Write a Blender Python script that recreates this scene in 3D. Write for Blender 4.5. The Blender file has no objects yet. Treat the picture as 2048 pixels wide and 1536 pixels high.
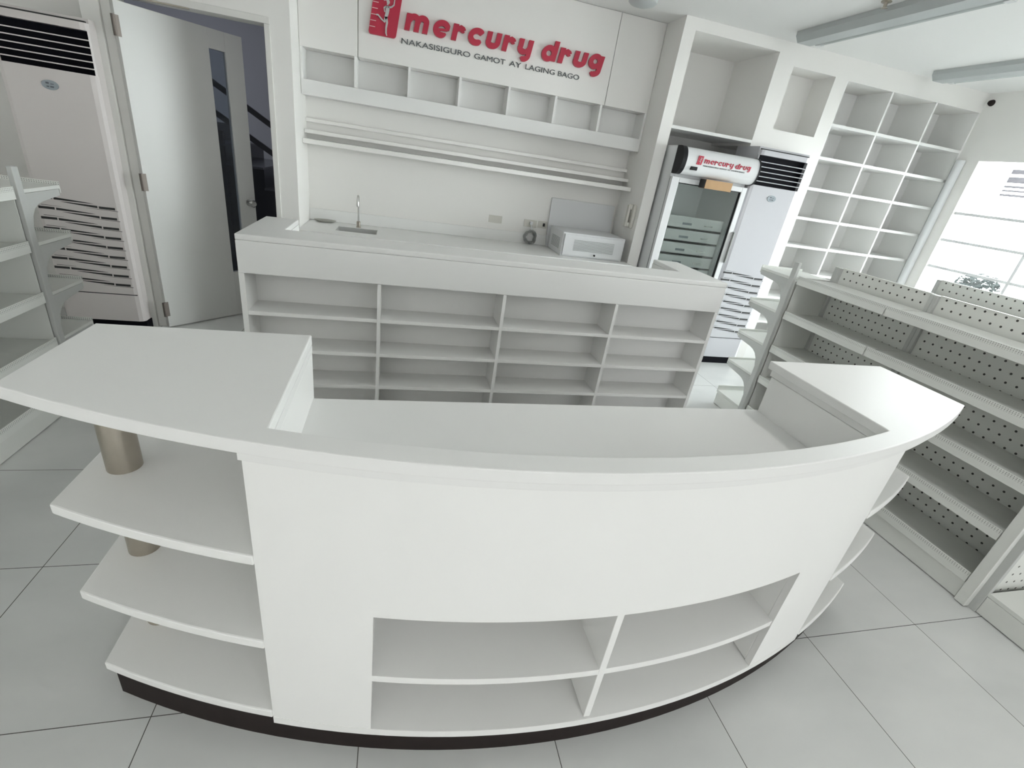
import bpy, bmesh, math, random
from mathutils import Vector, Matrix
random.seed(3)
S = bpy.context.scene
COL = S.collection

# ---------------------------------------------------------------- camera
CAMH = 1.53
Rr = (CAMX, CAMY, CAMZ) = ((0.96833898, -0.20669400, 0.13999005), (0.03464625, -0.44407092, -0.89532154), (0.24722310, 0.87182488, -0.42285001))   # right, down, forward in world axes
cam_d = bpy.data.cameras.new('camera')
cam = bpy.data.objects.new('camera', cam_d); COL.objects.link(cam)
rx, dn, fw = [Vector(v).normalized() for v in Rr]
m = Matrix((rx, -dn, -fw)).transposed().to_4x4()
m.translation = Vector((0, 0, CAMH))
cam.matrix_world = m
cam_d.sensor_width = 36.0
cam_d.lens = 943.2465 / 2048 * 36
cam_d.clip_start = 0.02
S.camera = cam

# ---------------------------------------------------------------- world and exposure
S.view_settings.view_transform = 'Standard'
S.view_settings.look = 'None'
S.view_settings.gamma = 1
S.view_settings.use_curve_mapping = False
S.view_settings.exposure = 0.55
W = bpy.data.worlds.new('overcast_sky'); S.world = W
W.use_nodes = True
bg = W.node_tree.nodes['Background']
bg.inputs[0].default_value = (0.95, 0.98, 1.0, 1)
# hazy sky, brighter on the window side (+X) than over the street behind the viewer (-Y)
_nt = W.node_tree
_tc = _nt.nodes.new('ShaderNodeTexCoord'); _sp = _nt.nodes.new('ShaderNodeSeparateXYZ'); _mr = _nt.nodes.new('ShaderNodeMapRange')
_nt.links.new(_tc.outputs['Generated'], _sp.inputs[0]); _nt.links.new(_sp.outputs[0], _mr.inputs['Value'])
_mr.inputs['From Min'].default_value = 0.66; _mr.inputs['From Max'].default_value = 0.9
_mr.inputs['To Min'].default_value = 2.0; _mr.inputs['To Max'].default_value = 17.0
_nt.links.new(_mr.outputs[0], bg.inputs[1])

FILL_W = 4.6
def area(name, loc, rot, sx, sy, power, col=(1, 1, 1)):
    d = bpy.data.lights.new(name, 'AREA'); d.shape = 'RECTANGLE'
    d.size = sx; d.size_y = sy; d.energy = power; d.color = col
    o = bpy.data.objects.new(name, d); COL.objects.link(o)
    o.location = loc; o.rotation_euler = rot
    return o
PI = math.pi
FILL_LAMPS = [(x, y) for y in (-1.9, -4.0) for x in (-1.3, 1.0, 3.3)] + [(1.9, 1.3)]     # unseen ceiling lamps, added as fill light for the room
for x, y in FILL_LAMPS: area('ceiling_fill_light', (x, y, 2.60), (0, 0, 0), 0.2, 1.25, FILL_W, (1.0, 0.99, 0.96))

# ---------------------------------------------------------------- materials
def mat(name, col, rough=0.5, metal=0.0, noise=0.0, nscale=6.0, coat=0.0, spec=0.5, bump=0.0):
    mt = bpy.data.materials.new(name); mt.use_nodes = True
    nt = mt.node_tree; b = nt.nodes['Principled BSDF']
    b.inputs['Base Color'].default_value = (*col, 1)
    b.inputs['Roughness'].default_value = rough
    b.inputs['Metallic'].default_value = metal
    b.inputs['Specular IOR Level'].default_value = spec
    if coat: b.inputs['Coat Weight'].default_value = coat; b.inputs['Coat Roughness'].default_value = 0.08
    if noise or bump:
        tc = nt.nodes.new('ShaderNodeTexCoord'); n = nt.nodes.new('ShaderNodeTexNoise')
        n.inputs['Scale'].default_value = nscale; n.inputs['Detail'].default_value = 4
        nt.links.new(tc.outputs['Object'], n.inputs['Vector'])
    if noise:
        mx = nt.nodes.new('ShaderNodeMix'); mx.data_type = 'RGBA'
        mx.inputs[6].default_value = (*[c * (1 - noise) for c in col], 1)
        mx.inputs[7].default_value = (*[min(1, c * (1 + noise)) for c in col], 1)
        nt.links.new(n.outputs['Fac'], mx.inputs[0]); nt.links.new(mx.outputs[2], b.inputs['Base Color'])
    if bump:
        bp = nt.nodes.new('ShaderNodeBump'); bp.inputs['Strength'].default_value = bump; bp.inputs['Distance'].default_value = 0.002
        nt.links.new(n.outputs['Fac'], bp.inputs['Height']); nt.links.new(bp.outputs[0], b.inputs['Normal'])
    return mt

M = {}
M['stone'] = mat('white_solid_surface', (0.88, 0.88, 0.865), 0.40, noise=0.012, nscale=3, spec=0.35)
M['laminate'] = mat('white_laminate', (0.93, 0.928, 0.91), 0.42, noise=0.012, nscale=2)
M['lam_edge'] = mat('white_laminate_edge', (0.86, 0.86, 0.845), 0.4)
M['paint'] = mat('white_wall_paint', (0.89, 0.878, 0.85), 0.55, noise=0.01, nscale=1.5)
M['gloss'] = mat('glossy_white_panel', (0.89, 0.877, 0.85), 0.22, noise=0.01, nscale=1.5)
M['ceil'] = mat('ceiling_paint', (0.88, 0.88, 0.865), 0.8)
M['door'] = mat('door_paint', (0.66, 0.66, 0.64), 0.35, noise=0.01)
M['casing'] = mat('door_casing_paint', (0.78, 0.77, 0.74), 0.4)
M['kick'] = mat('dark_kick_board', (0.020, 0.014, 0.013), 0.6, noise=0.3, nscale=30, spec=0.2)
M['steel'] = mat('brushed_steel', (0.47, 0.43, 0.37), 0.34, metal=1.0, noise=0.06, nscale=40)
M['hinge'] = mat('hinge_metal', (0.22, 0.19, 0.17), 0.5, metal=0.5)
M['basin'] = mat('satin_sink_steel', (0.62, 0.62, 0.61), 0.4, metal=0.4)
M['chrome'] = mat('chrome', (0.55, 0.55, 0.54), 0.18, metal=1.0)
M['enamel'] = mat('shelf_enamel', (0.78, 0.79, 0.755), 0.42)
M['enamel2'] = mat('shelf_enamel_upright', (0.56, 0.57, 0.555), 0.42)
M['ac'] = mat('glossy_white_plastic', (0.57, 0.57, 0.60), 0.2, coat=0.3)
M['ac_shaded'] = mat('shaded_white_plastic', (0.70, 0.655, 0.64), 0.3)  # white housing, its pinkish shading put into the base colour
M['black'] = mat('black_plastic', (0.010, 0.010, 0.012), 0.45, spec=0.25)
M['dark'] = mat('dark_grille', (0.004, 0.004, 0.007), 0.7, spec=0.1)
M['slot'] = mat('vent_slot', (0.03, 0.03, 0.03), 0.7)
M['badge'] = mat('grey_display_oval', (0.33, 0.37, 0.40), 0.25, noise=0.1, nscale=30)
M['badge_mark'] = mat('display_marks', (0.10, 0.11, 0.13), 0.4)
M['red'] = mat('red_acrylic', (0.50, 0.022, 0.058), 0.35)
M['silver'] = mat('silver_figure', (0.55, 0.55, 0.55), 0.35, metal=0.3)
M['logoline'] = mat('pale_logo_line', (0.78, 0.55, 0.55), 0.4)
M['grey_letter'] = mat('dark_grey_letter', (0.10, 0.11, 0.115), 0.5)
M['card'] = mat('cardboard', (0.50, 0.32, 0.17), 0.8, noise=0.08, nscale=15)
M['cream'] = mat('cream_plastic_plate', (0.66, 0.645, 0.59), 0.4)
M['cable'] = mat('grey_cable', (0.28, 0.29, 0.28), 0.5)
M['lampbody'] = mat('grey_lamp_body', (0.52, 0.55, 0.55), 0.4)
M['lamptube'] = mat('unlit_tube', (0.62, 0.66, 0.65), 0.25)
M['alu'] = mat('white_powder_coated_frame', (0.74, 0.75, 0.76), 0.4)
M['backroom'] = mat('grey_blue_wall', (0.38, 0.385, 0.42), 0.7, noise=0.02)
M['stair'] = mat('dark_stained_stair', (0.02, 0.021, 0.027), 0.25, noise=0.2, nscale=8)
M['tread'] = mat('dark_grey_tread', (0.06, 0.063, 0.075), 0.2)
M['rail'] = mat('dark_handrail', (0.022, 0.022, 0.028), 0.4)
M['fridge_in'] = mat('fridge_liner', (0.90, 0.93, 0.92), 0.4)
M['tray'] = mat('fridge_tray', (0.85, 0.88, 0.86), 0.4)
M['soap'] = mat('soap_tray', (0.42, 0.42, 0.38), 0.5)
M['hedge'] = mat('hazy_leaves', (0.07, 0.085, 0.085), 0.8, noise=0.3, nscale=20)
M['slat'] = mat('outdoor_slat', (0.085, 0.08, 0.092), 0.6)
M['facade'] = mat('white_boundary_wall', (0.95, 0.95, 0.95), 0.9)

def glass(name, tint, refl=1.0):
    mt = bpy.data.materials.new(name); mt.use_nodes = True; nt = mt.node_tree
    for n in list(nt.nodes): nt.nodes.remove(n)
    o = nt.nodes.new('ShaderNodeOutputMaterial'); t = nt.nodes.new('ShaderNodeBsdfTransparent')
    g = nt.nodes.new('ShaderNodeBsdfGlossy'); x = nt.nodes.new('ShaderNodeMixShader'); f = nt.nodes.new('ShaderNodeFresnel')
    t.inputs[0].default_value = (*tint, 1); g.inputs['Roughness'].default_value = 0.02; f.inputs[0].default_value = 1.5
    nt.links.new(f.outputs[0], x.inputs[0]); nt.links.new(t.outputs[0], x.inputs[1]); nt.links.new(g.outputs[0], x.inputs[2])
    nt.links.new(x.outputs[0], o.inputs[0])
    return mt
M['glass'] = glass('clear_glass', (0.97, 0.99, 0.98))
M['fglass'] = glass('fridge_glass', (0.96, 0.985, 0.98))
M['dglass'] = glass('door_glass', (0.72, 0.76, 0.80))

def math_node(nt, op, a=None, b=None, c=None):
    n = nt.nodes.new('ShaderNodeMath'); n.operation = op
    for i, v in enumerate((a, b, c)):
        if v is None: continue
        if isinstance(v, (int, float)): n.inputs[i].default_value = v
        else: nt.links.new(v, n.inputs[i])
    return n.outputs[0]

def floor_mat():
    mt = bpy.data.materials.new('polished_floor_tiles'); mt.use_nodes = True; nt = mt.node_tree; b = nt.nodes['Principled BSDF']
    tc = nt.nodes.new('ShaderNodeTexCoord'); sp = nt.nodes.new('ShaderNodeSeparateXYZ'); nt.links.new(tc.outputs['Object'], sp.inputs[0])
    def line(o, off, step, w):
        u = math_node(nt, 'DIVIDE', math_node(nt, 'SUBTRACT', o, off), step)
        fr = math_node(nt, 'FRACT', math_node(nt, 'ADD', u, 100.5))
        d = math_node(nt, 'ABSOLUTE', math_node(nt, 'SUBTRACT', fr, 0.5))
        fl = math_node(nt, 'FLOOR', math_node(nt, 'ADD', u, 100.0))
        return math_node(nt, 'LESS_THAN', d, w / step), fl
    l1, f1 = line(sp.outputs[0], -0.055, 0.5635, 0.0013)
    l2, f2 = line(sp.outputs[1], 0.944, 0.579, 0.0013)
    ln = math_node(nt, 'MAXIMUM', l1, l2)
    cid = nt.nodes.new('ShaderNodeCombineXYZ'); nt.links.new(f1, cid.inputs[0]); nt.links.new(f2, cid.inputs[1])
    wn = nt.nodes.new('ShaderNodeTexWhiteNoise'); nt.links.new(cid.outputs[0], wn.inputs['Vector'])
    mp = nt.nodes.new('ShaderNodeMapping'); mp.inputs['Scale'].default_value = (1.2, 2.6, 1); mp.inputs['Rotation'].default_value = (0, 0, 0.7)
    nt.links.new(tc.outputs['Object'], mp.inputs[0])
    ns = nt.nodes.new('ShaderNodeTexNoise'); ns.inputs['Scale'].default_value = 1.6; ns.inputs['Detail'].default_value = 5
    nt.links.new(mp.outputs[0], ns.inputs['Vector'])
    v = math_node(nt, 'ADD', math_node(nt, 'MULTIPLY', wn.outputs['Value'], 0.10), math_node(nt, 'MULTIPLY', ns.outputs['Fac'], 0.55))
    cr = nt.nodes.new('ShaderNodeValToRGB'); cr.color_ramp.elements[0].color = (0.64, 0.65, 0.64, 1); cr.color_ramp.elements[1].color = (0.78, 0.785, 0.77, 1)
    cr.color_ramp.elements[0].position = 0.15; cr.color_ramp.elements[1].position = 0.5
    nt.links.new(v, cr.inputs[0])
    mx = nt.nodes.new('ShaderNodeMix'); mx.data_type = 'RGBA'; nt.links.new(ln, mx.inputs[0]); nt.links.new(cr.outputs[0], mx.inputs[6])
    mx.inputs[7].default_value = (0.10, 0.10, 0.09, 1)
    nt.links.new(mx.outputs[2], b.inputs['Base Color'])
    b.inputs['Roughness'].default_value = 0.27
    return mt
M['floor'] = floor_mat()

def holes_mat(name, col, sx, sz, r, hole, stagger=True, zmin=None, zmax=None, ox=0.0, oz=0.0):
    """enamel sheet with round punched holes, in object space: x along the sheet, z up"""
    mt = bpy.data.materials.new(name); mt.use_nodes = True; nt = mt.node_tree; b = nt.nodes['Principled BSDF']
    tc = nt.nodes.new('ShaderNodeTexCoord'); sp = nt.nodes.new('ShaderNodeSeparateXYZ'); nt.links.new(tc.outputs['Object'], sp.inputs[0])
    x, z = sp.outputs[0], sp.outputs[2]
    zr = math_node(nt, 'DIVIDE', math_node(nt, 'ADD', z, oz), sz)
    row = math_node(nt, 'FLOOR', zr)
    xr = math_node(nt, 'DIVIDE', math_node(nt, 'ADD', x, ox), sx)
    if stagger: xr = math_node(nt, 'ADD', xr, math_node(nt, 'MULTIPLY', math_node(nt, 'MODULO', row, 2.0), 0.5))
    fx = math_node(nt, 'MULTIPLY', math_node(nt, 'SUBTRACT', math_node(nt, 'FRACT', xr), 0.5), sx)
    fz = math_node(nt, 'MULTIPLY', math_node(nt, 'SUBTRACT', math_node(nt, 'FRACT', zr), 0.5), sz)
    d = math_node(nt, 'SQRT', math_node(nt, 'ADD', math_node(nt, 'MULTIPLY', fx, fx), math_node(nt, 'MULTIPLY', fz, fz)))
    h = math_node(nt, 'LESS_THAN', d, r)
    if zmin is not None:
        h = math_node(nt, 'MULTIPLY', h, math_node(nt, 'GREATER_THAN', z, zmin))
        h = math_node(nt, 'MULTIPLY', h, math_node(nt, 'LESS_THAN', z, zmax))
    mx = nt.nodes.new('ShaderNodeMix'); mx.data_type = 'RGBA'; nt.links.new(h, mx.inputs[0])
    mx.inputs[6].default_value = (*col, 1); mx.inputs[7].default_value = (*hole, 1)
    nt.links.new(mx.outputs[2], b.inputs['Base Color']); b.inputs['Roughness'].default_value = 0.42
    return mt
M['peg'] = holes_mat('perforated_back_panel', (0.78, 0.79, 0.755), 0.0475, 0.0468, 0.0056, (0.05, 0.05, 0.045), False, ox=.0135, oz=.006)
M['lip'] = holes_mat('punched_shelf_lip', (0.80, 0.81, 0.775), 0.010, 0.0075, 0.0020, (0.24, 0.25, 0.23), False, 0.034, 0.050)

# ---------------------------------------------------------------- mesh helpers
def box(bm, x0, x1, y0, y1, z0, z1):
    v = [bm.verts.new(p) for p in ((x0, y0, z0), (x1, y0, z0), (x1, y1, z0), (x0, y1, z0), (x0, y0, z1), (x1, y0, z1), (x1, y1, z1), (x0, y1, z1))]
    for f in ((3, 2, 1, 0), (4, 5, 6, 7), (0, 1, 5, 4), (1, 2, 6, 5), (2, 3, 7, 6), (3, 0, 4, 7)):
        bm.faces.new([v[i] for i in f])
    return v

def prism(bm, pts, z0, z1, f=None):
    """outline pts (a, b) extruded z0..z1; f maps (a, b, z) to xyz"""
    f = f or (lambda a, b, z: (a, b, z))
    lo = [bm.verts.new(f(a, b, z0)) for a, b in pts]; hi = [bm.verts.new(f(a, b, z1)) for a, b in pts]
    n = len(pts)
    fs = [bm.faces.new(lo[::-1]), bm.faces.new(hi)]
    for i in range(n): bm.faces.new((lo[i], lo[(i + 1) % n], hi[(i + 1) % n], hi[i]))
    for q in fs: q.normal_update()
    bmesh.ops.triangulate(bm, faces=[q for q in fs if len(q.verts) > 4])

def tube(bm, path, r, seg=10, cap=True):
    pts = [Vector(p) for p in path]; rings = []
    for i, p in enumerate(pts):
        a = pts[max(i - 1, 0)]; c = pts[min(i + 1, len(pts) - 1)]
        t = (c - a).normalized(); u = t.orthogonal().normalized() if not rings else (u - t * u.dot(t)).normalized()
        w = t.cross(u); rr = r[i] if isinstance(r, (list, tuple)) else r
        rings.append([bm.verts.new(p + (u * math.cos(2 * PI * k / seg) + w * math.sin(2 * PI * k / seg)) * rr) for k in range(seg)])
    for a, b in zip(rings, rings[1:]):
        for k in range(seg): bm.faces.new((a[k], a[(k + 1) % seg], b[(k + 1) % seg], b[k]))
    if cap: bm.faces.new(rings[0][::-1]); bm.faces.new(rings[-1])

def lathe(bm, prof, c=(0, 0, 0), seg=28, ax='z'):
    rings = []
    for r, h in prof:
        ring = []
        for k in range(seg):
            a = 2 * PI * k / seg; p = (r * math.cos(a), r * math.sin(a), h)
            if ax == 'y': p = (p[0], h, p[1])
            if ax == 'x': p = (h, p[0], p[1])
            ring.append(bm.verts.new((p[0] + c[0], p[1] + c[1], p[2] + c[2])))
        rings.append(ring)
    for a, b in zip(rings, rings[1:]):
        for k in range(seg): bm.faces.new((a[k], a[(k + 1) % seg], b[(k + 1) % seg], b[k]))
    bm.faces.new(rings[0][::-1]); bm.faces.new(rings[-1])

def obj(name, bm, m, parent=None, bevel=0.0, smooth=False, label=None):
    bmesh.ops.recalc_face_normals(bm, faces=bm.faces[:])
    me = bpy.data.meshes.new(name); bm.to_mesh(me); bm.free()
    me.materials.append(M[m] if isinstance(m, str) else m)
    if smooth:
        for p in me.polygons: p.use_smooth = True
        try: me.set_sharp_from_angle(angle=math.radians(35))
        except Exception: pass
    o = bpy.data.objects.new(name, me); COL.objects.link(o)
    if parent is not None: o.parent = parent
    if bevel:
        b = o.modifiers.new('bevel', 'BEVEL'); b.width = bevel; b.segments = 2; b.limit_method = 'ANGLE'; b.angle_limit = math.radians(40)
    if label: o['label'] = label
    return o

def boxes(name, m, parent, *bs, bevel=0.0, label=None):
    bm = bmesh.new()
    for b in bs: box(bm, *b)
    return obj(name, bm, m, parent, bevel, label=label)

def thing(name, label, cat, loc=(0, 0, 0), rotz=0.0, group=None):
    o = bpy.data.objects.new(name, None); COL.objects.link(o)
    o.empty_display_size = 0.05
    o.location = loc; o.rotation_euler = (0, 0, rotz); o['label'] = label; o['category'] = cat
    if group: o['group'] = group
    return o

def tag(o, label, cat, group=None):
    o['label'] = label; o['category'] = cat
    if group: o['group'] = group
    return o

def struct(o): o['kind'] = 'structure'; return o

# ================================================================ THE ROOM
CZ = 2.68          # ceiling height
YW = 3.98          # plane of the rear wall and built-in fronts
YA = 4.45          # back of the alcove
XL, XR = -2.78, 5.14
YF = -5.0
struct(boxes('floor', 'floor', None, (XL - .3, XR + .2, YF, 7.4, -0.06, 0.0)))
struct(boxes('ceiling', 'ceil', None, (XL - .2, XR + .2, YF, 4.75, CZ, CZ + 0.1)))
struct(boxes('wall_left', 'paint', None, (XL - 0.12, XL, YF, 4.37, 0, CZ)))

bs = [(XL, -1.87, 4.25, 4.37, 0, CZ),                 # behind the left air conditioner
      (-1.87, -1.80, YW + .02, 4.37, 0, CZ),
      (-1.80, -0.835, YW, YW + .12, 2.1355, CZ),          # over the door
      (-0.835, -0.715, YW, YA + .1, 0, CZ),           # between door and alcove
      (-0.715, 2.02, YA, YA + .1, 0, CZ),             # alcove back
      (2.02, 2.12, YW, YA + .1, 0, CZ),               # pier beside the fridge niche
      (2.12, 3.60, YW, 4.66, 2.603, CZ),            # band over niches
      (2.12, 3.60, 4.56, 4.66, 0, 2.603),               # niche backs
      (2.885, 3.05, YW, 4.56, 1.93, 2.603),            # column over fridge / conditioner
      (3.05, 3.475, YW, 4.56, 1.93, 2.083),
      (3.05, 3.475, YW, 4.56, 2.532, 2.603),
      (3.05, 3.475, 4.22, 4.56, 2.083, 2.532),
      (3.475, 3.60, YW, 4.56, 0, 2.603),
      (3.60, XR, YW, 4.66, 2.525, CZ),
      (3.60, XR, 4.36, 4.66, 0, 2.525)]
struct(boxes('wall_back', 'paint', None, *bs))

YW0 = 0.95
# right wall with the big window
struct(boxes('wall_right', 'paint', None,
             (XR, XR + .15, 3.79, 4.66, 0, CZ), (XR, XR + .15, YF, 3.79, 2.13, CZ), (XR, XR + .15, YW0, 3.79, 0, 0.30), (XR, XR + .15, YF, YW0, 0, 2.13)))
bm = bmesh.new(); lathe(bm, [(0.036, 0.0), (0.036, 2.128)], (XR - .03, 3.925, 0), 20)
struct(obj('trim_1', bm, 'alu', None, smooth=True))
win = bpy.data.objects.new('window_1', None); COL.objects.link(win); win['kind'] = 'structure'
wb = [(XR + .03, XR + .06, YW0, 3.79, z - .012, z + .012) for z in (0.43, 0.68, 0.93, 1.182, 1.434, 1.68)]
for y in (3.08, 2.2, 1.32): wb.append((XR + .028, XR + .062, y - .012, y + .012, .3, 2.13))
boxes('window_frame', 'alu', win, *wb)
boxes('pane', 'glass', win, (XR + .042, XR + .048, YW0, 3.79, .3, 2.13))
boxes('window_sill', 'alu', win, (XR - .02, XR + .15, YW0, 3.79, .285, .30))

# shop front behind the camera: piers and a bulkhead, open glazing between
struct(boxes('wall_front', 'paint', None, (XL, 1.0, YF - .12, YF, 0, CZ), (1.0, XR, YF - .12, YF, 2.3, CZ), (XR - .25, XR, YF - .12, YF, 0, 2.1)))

# back room behind the door
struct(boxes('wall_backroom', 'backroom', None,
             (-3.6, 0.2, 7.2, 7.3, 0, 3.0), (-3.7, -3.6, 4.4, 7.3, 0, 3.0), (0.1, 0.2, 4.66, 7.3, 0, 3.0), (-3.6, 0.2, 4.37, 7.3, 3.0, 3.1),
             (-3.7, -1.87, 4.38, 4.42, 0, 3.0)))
area('backroom_fill', (-2.3, 5.2, 2.95), (0, 0, 0), 0.5, 0.9, 9, (0.9, 0.93, 1.0))  # unseen light added to brighten the back room, no fixture

# ---------------------------------------------------------------- door
door = bpy.data.objects.new('door_1', None); COL.objects.link(door); door['kind'] = 'structure'
boxes('door_frame', 'casing', door,
      (-1.865, -1.765, YW - .03, YW + .02, 0, 2.20), (-1.765, -1.70, YW - .012, YW + .13, 0, 2.13),
      (-0.87, -0.8355, YW - .012, YW + .13, 0, 2.096), (-1.70, -0.8355, YW - .012, YW + .13, 2.0965, 2.135), bevel=0.003)
HX, HY = -1.690, 3.925
ang = math.atan2(.414, .386)
leaf_e = bpy.data.objects.new('door_leaf', None); COL.objects.link(leaf_e); leaf_e.parent = door
leaf_e.location = (HX, HY, 0); leaf_e.rotation_euler = (0, 0, ang)
def in_leaf(*b, name, m, bevel=0.0): return boxes(name, m, leaf_e, *b, bevel=bevel)
LW = 0.80; g0, g1, gz0, gz1 = 0.555, 0.672, 0.375, 1.94
in_leaf((0.012, g0, 0, .04, .008, 2.06), (g1, LW, 0, .04, .008, 2.06), (g0, g1, 0, .04, .008, gz0), (g0, g1, 0, .04, gz1, 2.06), name='door_panel', m='door', bevel=0.0015)
in_leaf((g0, g1, .016, .022, gz0, gz1), name='vision_glass', m='dglass')
for z in (0.15, 1.05, 1.93):
    bm = bmesh.new(); box(bm, -0.012, 0.03, -0.003, 0.0, z - .055, z + .055)
    tube(bm, [(0.0, -.007, z - .055), (0.0, -.007, z + .055)], 0.008, 10); obj('hinge', bm, 'hinge', leaf_e)
bm = bmesh.new()
lathe(bm, [(0.026, 0.0), (0.026, -.008), (0.011, -.012), (0.011, -.035), (0.024, -.045), (0.028, -.06), (0.02, -.07)], (0.745, 0, 0.925), 20, 'y')
obj('door_handle', bm, 'chrome', leaf_e, smooth=True)
boxes('door_closer', 'steel', door, (-1.555, -1.50, YW - .06, YW - .02, 2.085, 2.11), (-1.50, -1.275, YW - .055, YW - .04, 2.083, 2.091), bevel=.002)

# ---------------------------------------------------------------- staircase behind the door
st = thing('staircase', 'dark stained staircase with grey treads seen through the open door', 'staircase', (0, 0, 0))
steps = [(-1.175, -.75, 0.98), (-1.47, -1.175, 1.15), (-1.78, -1.47, 1.30), (-2.1, -1.78, 1.45), (-2.5, -2.1, 1.60)]
for i, (a, b, z) in enumerate(steps):
    boxes('step', 'stair', st, (a, b, 5.0, 6.3, 0, z - .0))
    boxes('tread', 'tread', st, (a - .0, b + .0, 4.97, 6.3, z + .0005, z + .018))
bm = bmesh.new()
for z in (1.665, 1.44):
    s = -.60
    prism(bm, [(-2.3, z + s * -1.0 - .0), (-.75, z + s * .55), (-.75, z + s * .55 - .05), (-2.3, z + s * -1.0 - .05)], 5.0, 5.03, lambda a, b, c: (a, c, b))
obj('handrail', bm, 'rail', st)
boxes('newel_post', 'rail', st, (-1.515, -1.48, 4.99, 5.04, 0, 1.42))

# ================================================================ FRONT COUNTER
fc = thing('front_counter', 'large white counter with a curved front, open shelves and a sunken desk', 'counter', (0.55, 1.05, 0))
OX, OY = 0.55, 1.05
def arc(y0, R, x0, xa, xb, n=28):
    out = []
    for i in range(n + 1):
        x = xa + (xb - xa) * i / n
        out.append((x, y0 + R - math.sqrt(R * R - (x - x0) ** 2)))
    return out
AX0 = 0.52
LX, RX, BY = -0.737, 1.857, 1.338
IL, IR = -0.223, 1.331
def fprism(bm, pts, z0, z1): prism(bm, [(a - OX, b - OY) for a, b in pts], z0, z1)
def fbox(name, m, *bs, bevel=0.002, parent=None, label=None):
    return boxes(name, m, parent or fc, *[(a - OX, b - OX, c - OY, d - OY, e, f) for a, b, c, d, e, f in bs], bevel=bevel, label=label)
# slab: outer arc + inner arc forming a U
bm = bmesh.new()
outer = arc(0.682, 2.75, AX0, LX, RX, 40)
inner = arc(0.738, 2.75, AX0, IL, IR, 30)
fprism(bm, outer + [(RX, BY + .01), (IR, BY), (IR, inner[-1][1])] + inner[::-1][1:] + [(IL, BY), (LX, BY)], 0.982, 1.012)
obj('countertop', bm, 'stone', fc, bevel=.003)
bm = bmesh.new()
o2 = arc(0.694, 2.74, AX0, -.275, RX - .015, 36)
i2 = arc(0.745, 2.74, AX0, IL, IR + .012, 30)
fprism(bm, o2 + [(RX - .015, BY - .01), (IR + .012, BY - .01)] + i2[::-1] + [(IL, BY), (-.275, BY)], 0.958, 0.9815)
obj('countertop_trim', bm, 'stone', fc, bevel=.002)
FY, FR_ = 0.711, 2.72
def faceprism(bm, xa, xb, z0, z1, th=.022, n=20):
    a = arc(FY, FR_, AX0, xa, xb, n); b = [(x, y + th) for x, y in a[::-1]]
    fprism(bm, a + b, z0, z1)
PL, PR = -0.273, 1.47
bm = bmesh.new()
_xs = [PL + (-.022 - PL) * i / 8 for i in range(8)] + [-.022 + 1.217 * i / 30 for i in range(31)] + [1.195 + (PR - 1.195) * i / 8 for i in range(1, 9)]
_zs = [0.10, 0.556, 0.958]
_V = {}
def _v(i, j, k):
    if (i, j, k) not in _V:
        x = _xs[i]; y = FY + FR_ - math.sqrt(FR_ ** 2 - (x - AX0) ** 2) + .022 * k
        _V[i, j, k] = bm.verts.new((x - OX, y - OY, _zs[j]))
    return _V[i, j, k]
_solid = lambda i, j: 0 <= i < len(_xs) - 1 and 0 <= j < 2 and not (j == 0 and -.03 < (_xs[i] + _xs[i + 1]) / 2 and (_xs[i] + _xs[i + 1]) / 2 > -.022 and (_xs[i] + _xs[i + 1]) / 2 < 1.195)
for i in range(len(_xs) - 1):
    for j in range(2):
        if not _solid(i, j): continue
        bm.faces.new((_v(i, j, 0), _v(i + 1, j, 0), _v(i + 1, j + 1, 0), _v(i, j + 1, 0)))
        bm.faces.new((_v(i, j, 1), _v(i, j + 1, 1), _v(i + 1, j + 1, 1), _v(i + 1, j, 1)))
        for di, dj, e0, e1 in ((-1, 0, (i, j), (i, j + 1)), (1, 0, (i + 1, j), (i + 1, j + 1)), (0, -1, (i, j), (i + 1, j)), (0, 1, (i, j + 1), (i + 1, j + 1))):
            if not _solid(i + di, j + dj): bm.faces.new((_v(*e0, 0), _v(*e1, 0), _v(*e1, 1), _v(*e0, 1)))
obj('curved_front_panel', bm, 'laminate', fc, smooth=True)
def ya(x): return FY + FR_ - math.sqrt(FR_ ** 2 - (x - AX0) ** 2)
fbox('side_panel', 'laminate', (PL, PL + .03, ya(PL) + .022, BY - .02, 0.10, 0.957))
fbox('side_panel', 'laminate', (PR - .02, PR, ya(PR) + .022, BY - .02, 0.10, 0.957))
fbox('side_panel', 'laminate', (-.045, -.022, ya(-.03) + .022, 1.16, 0.126, 0.79))
fbox('side_panel', 'laminate', (1.195, 1.215, ya(1.2) + .022, 1.16, 0.126, 0.79))
fbox('inner_panel', 'laminate', (IL - .03, IL - .0005, ya(IL) + .03, BY - .0005, 0.66, 0.9575))
fbox('inner_panel', 'laminate', (IR + .012, IR + .035, ya(IR) + .03, BY - .02, 0.1, 0.957))
fbox('divider', 'laminate', (.567, .587, ya(.58) + .003, 1.14, 0.127, 0.553))
fbox('back_panel', 'laminate', (PL + .03, PR - .02, 1.14, 1.16, 0.10, 0.79))
for z0, nm in ((0.556, 'compartment_top'),):
    bm = bmesh.new(); a = arc(FY + .022, FR_, AX0, -.022, 1.195, 16); fprism(bm, a + [(1.195, 1.14), (-.022, 1.14)], z0, z0 + .02); obj(nm, bm, 'laminate', fc)
for z0 in (0.318,):
    for xa, xb in ((-.022, .567), (.587, 1.195)):
        bm = bmesh.new(); a = arc(FY + .004, FR_, AX0, xa, xb, 12); fprism(bm, a + [(xb, 1.14), (xa, 1.14)], z0, z0 + .022); obj('compartment_shelf', bm, 'laminate', fc)
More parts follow.
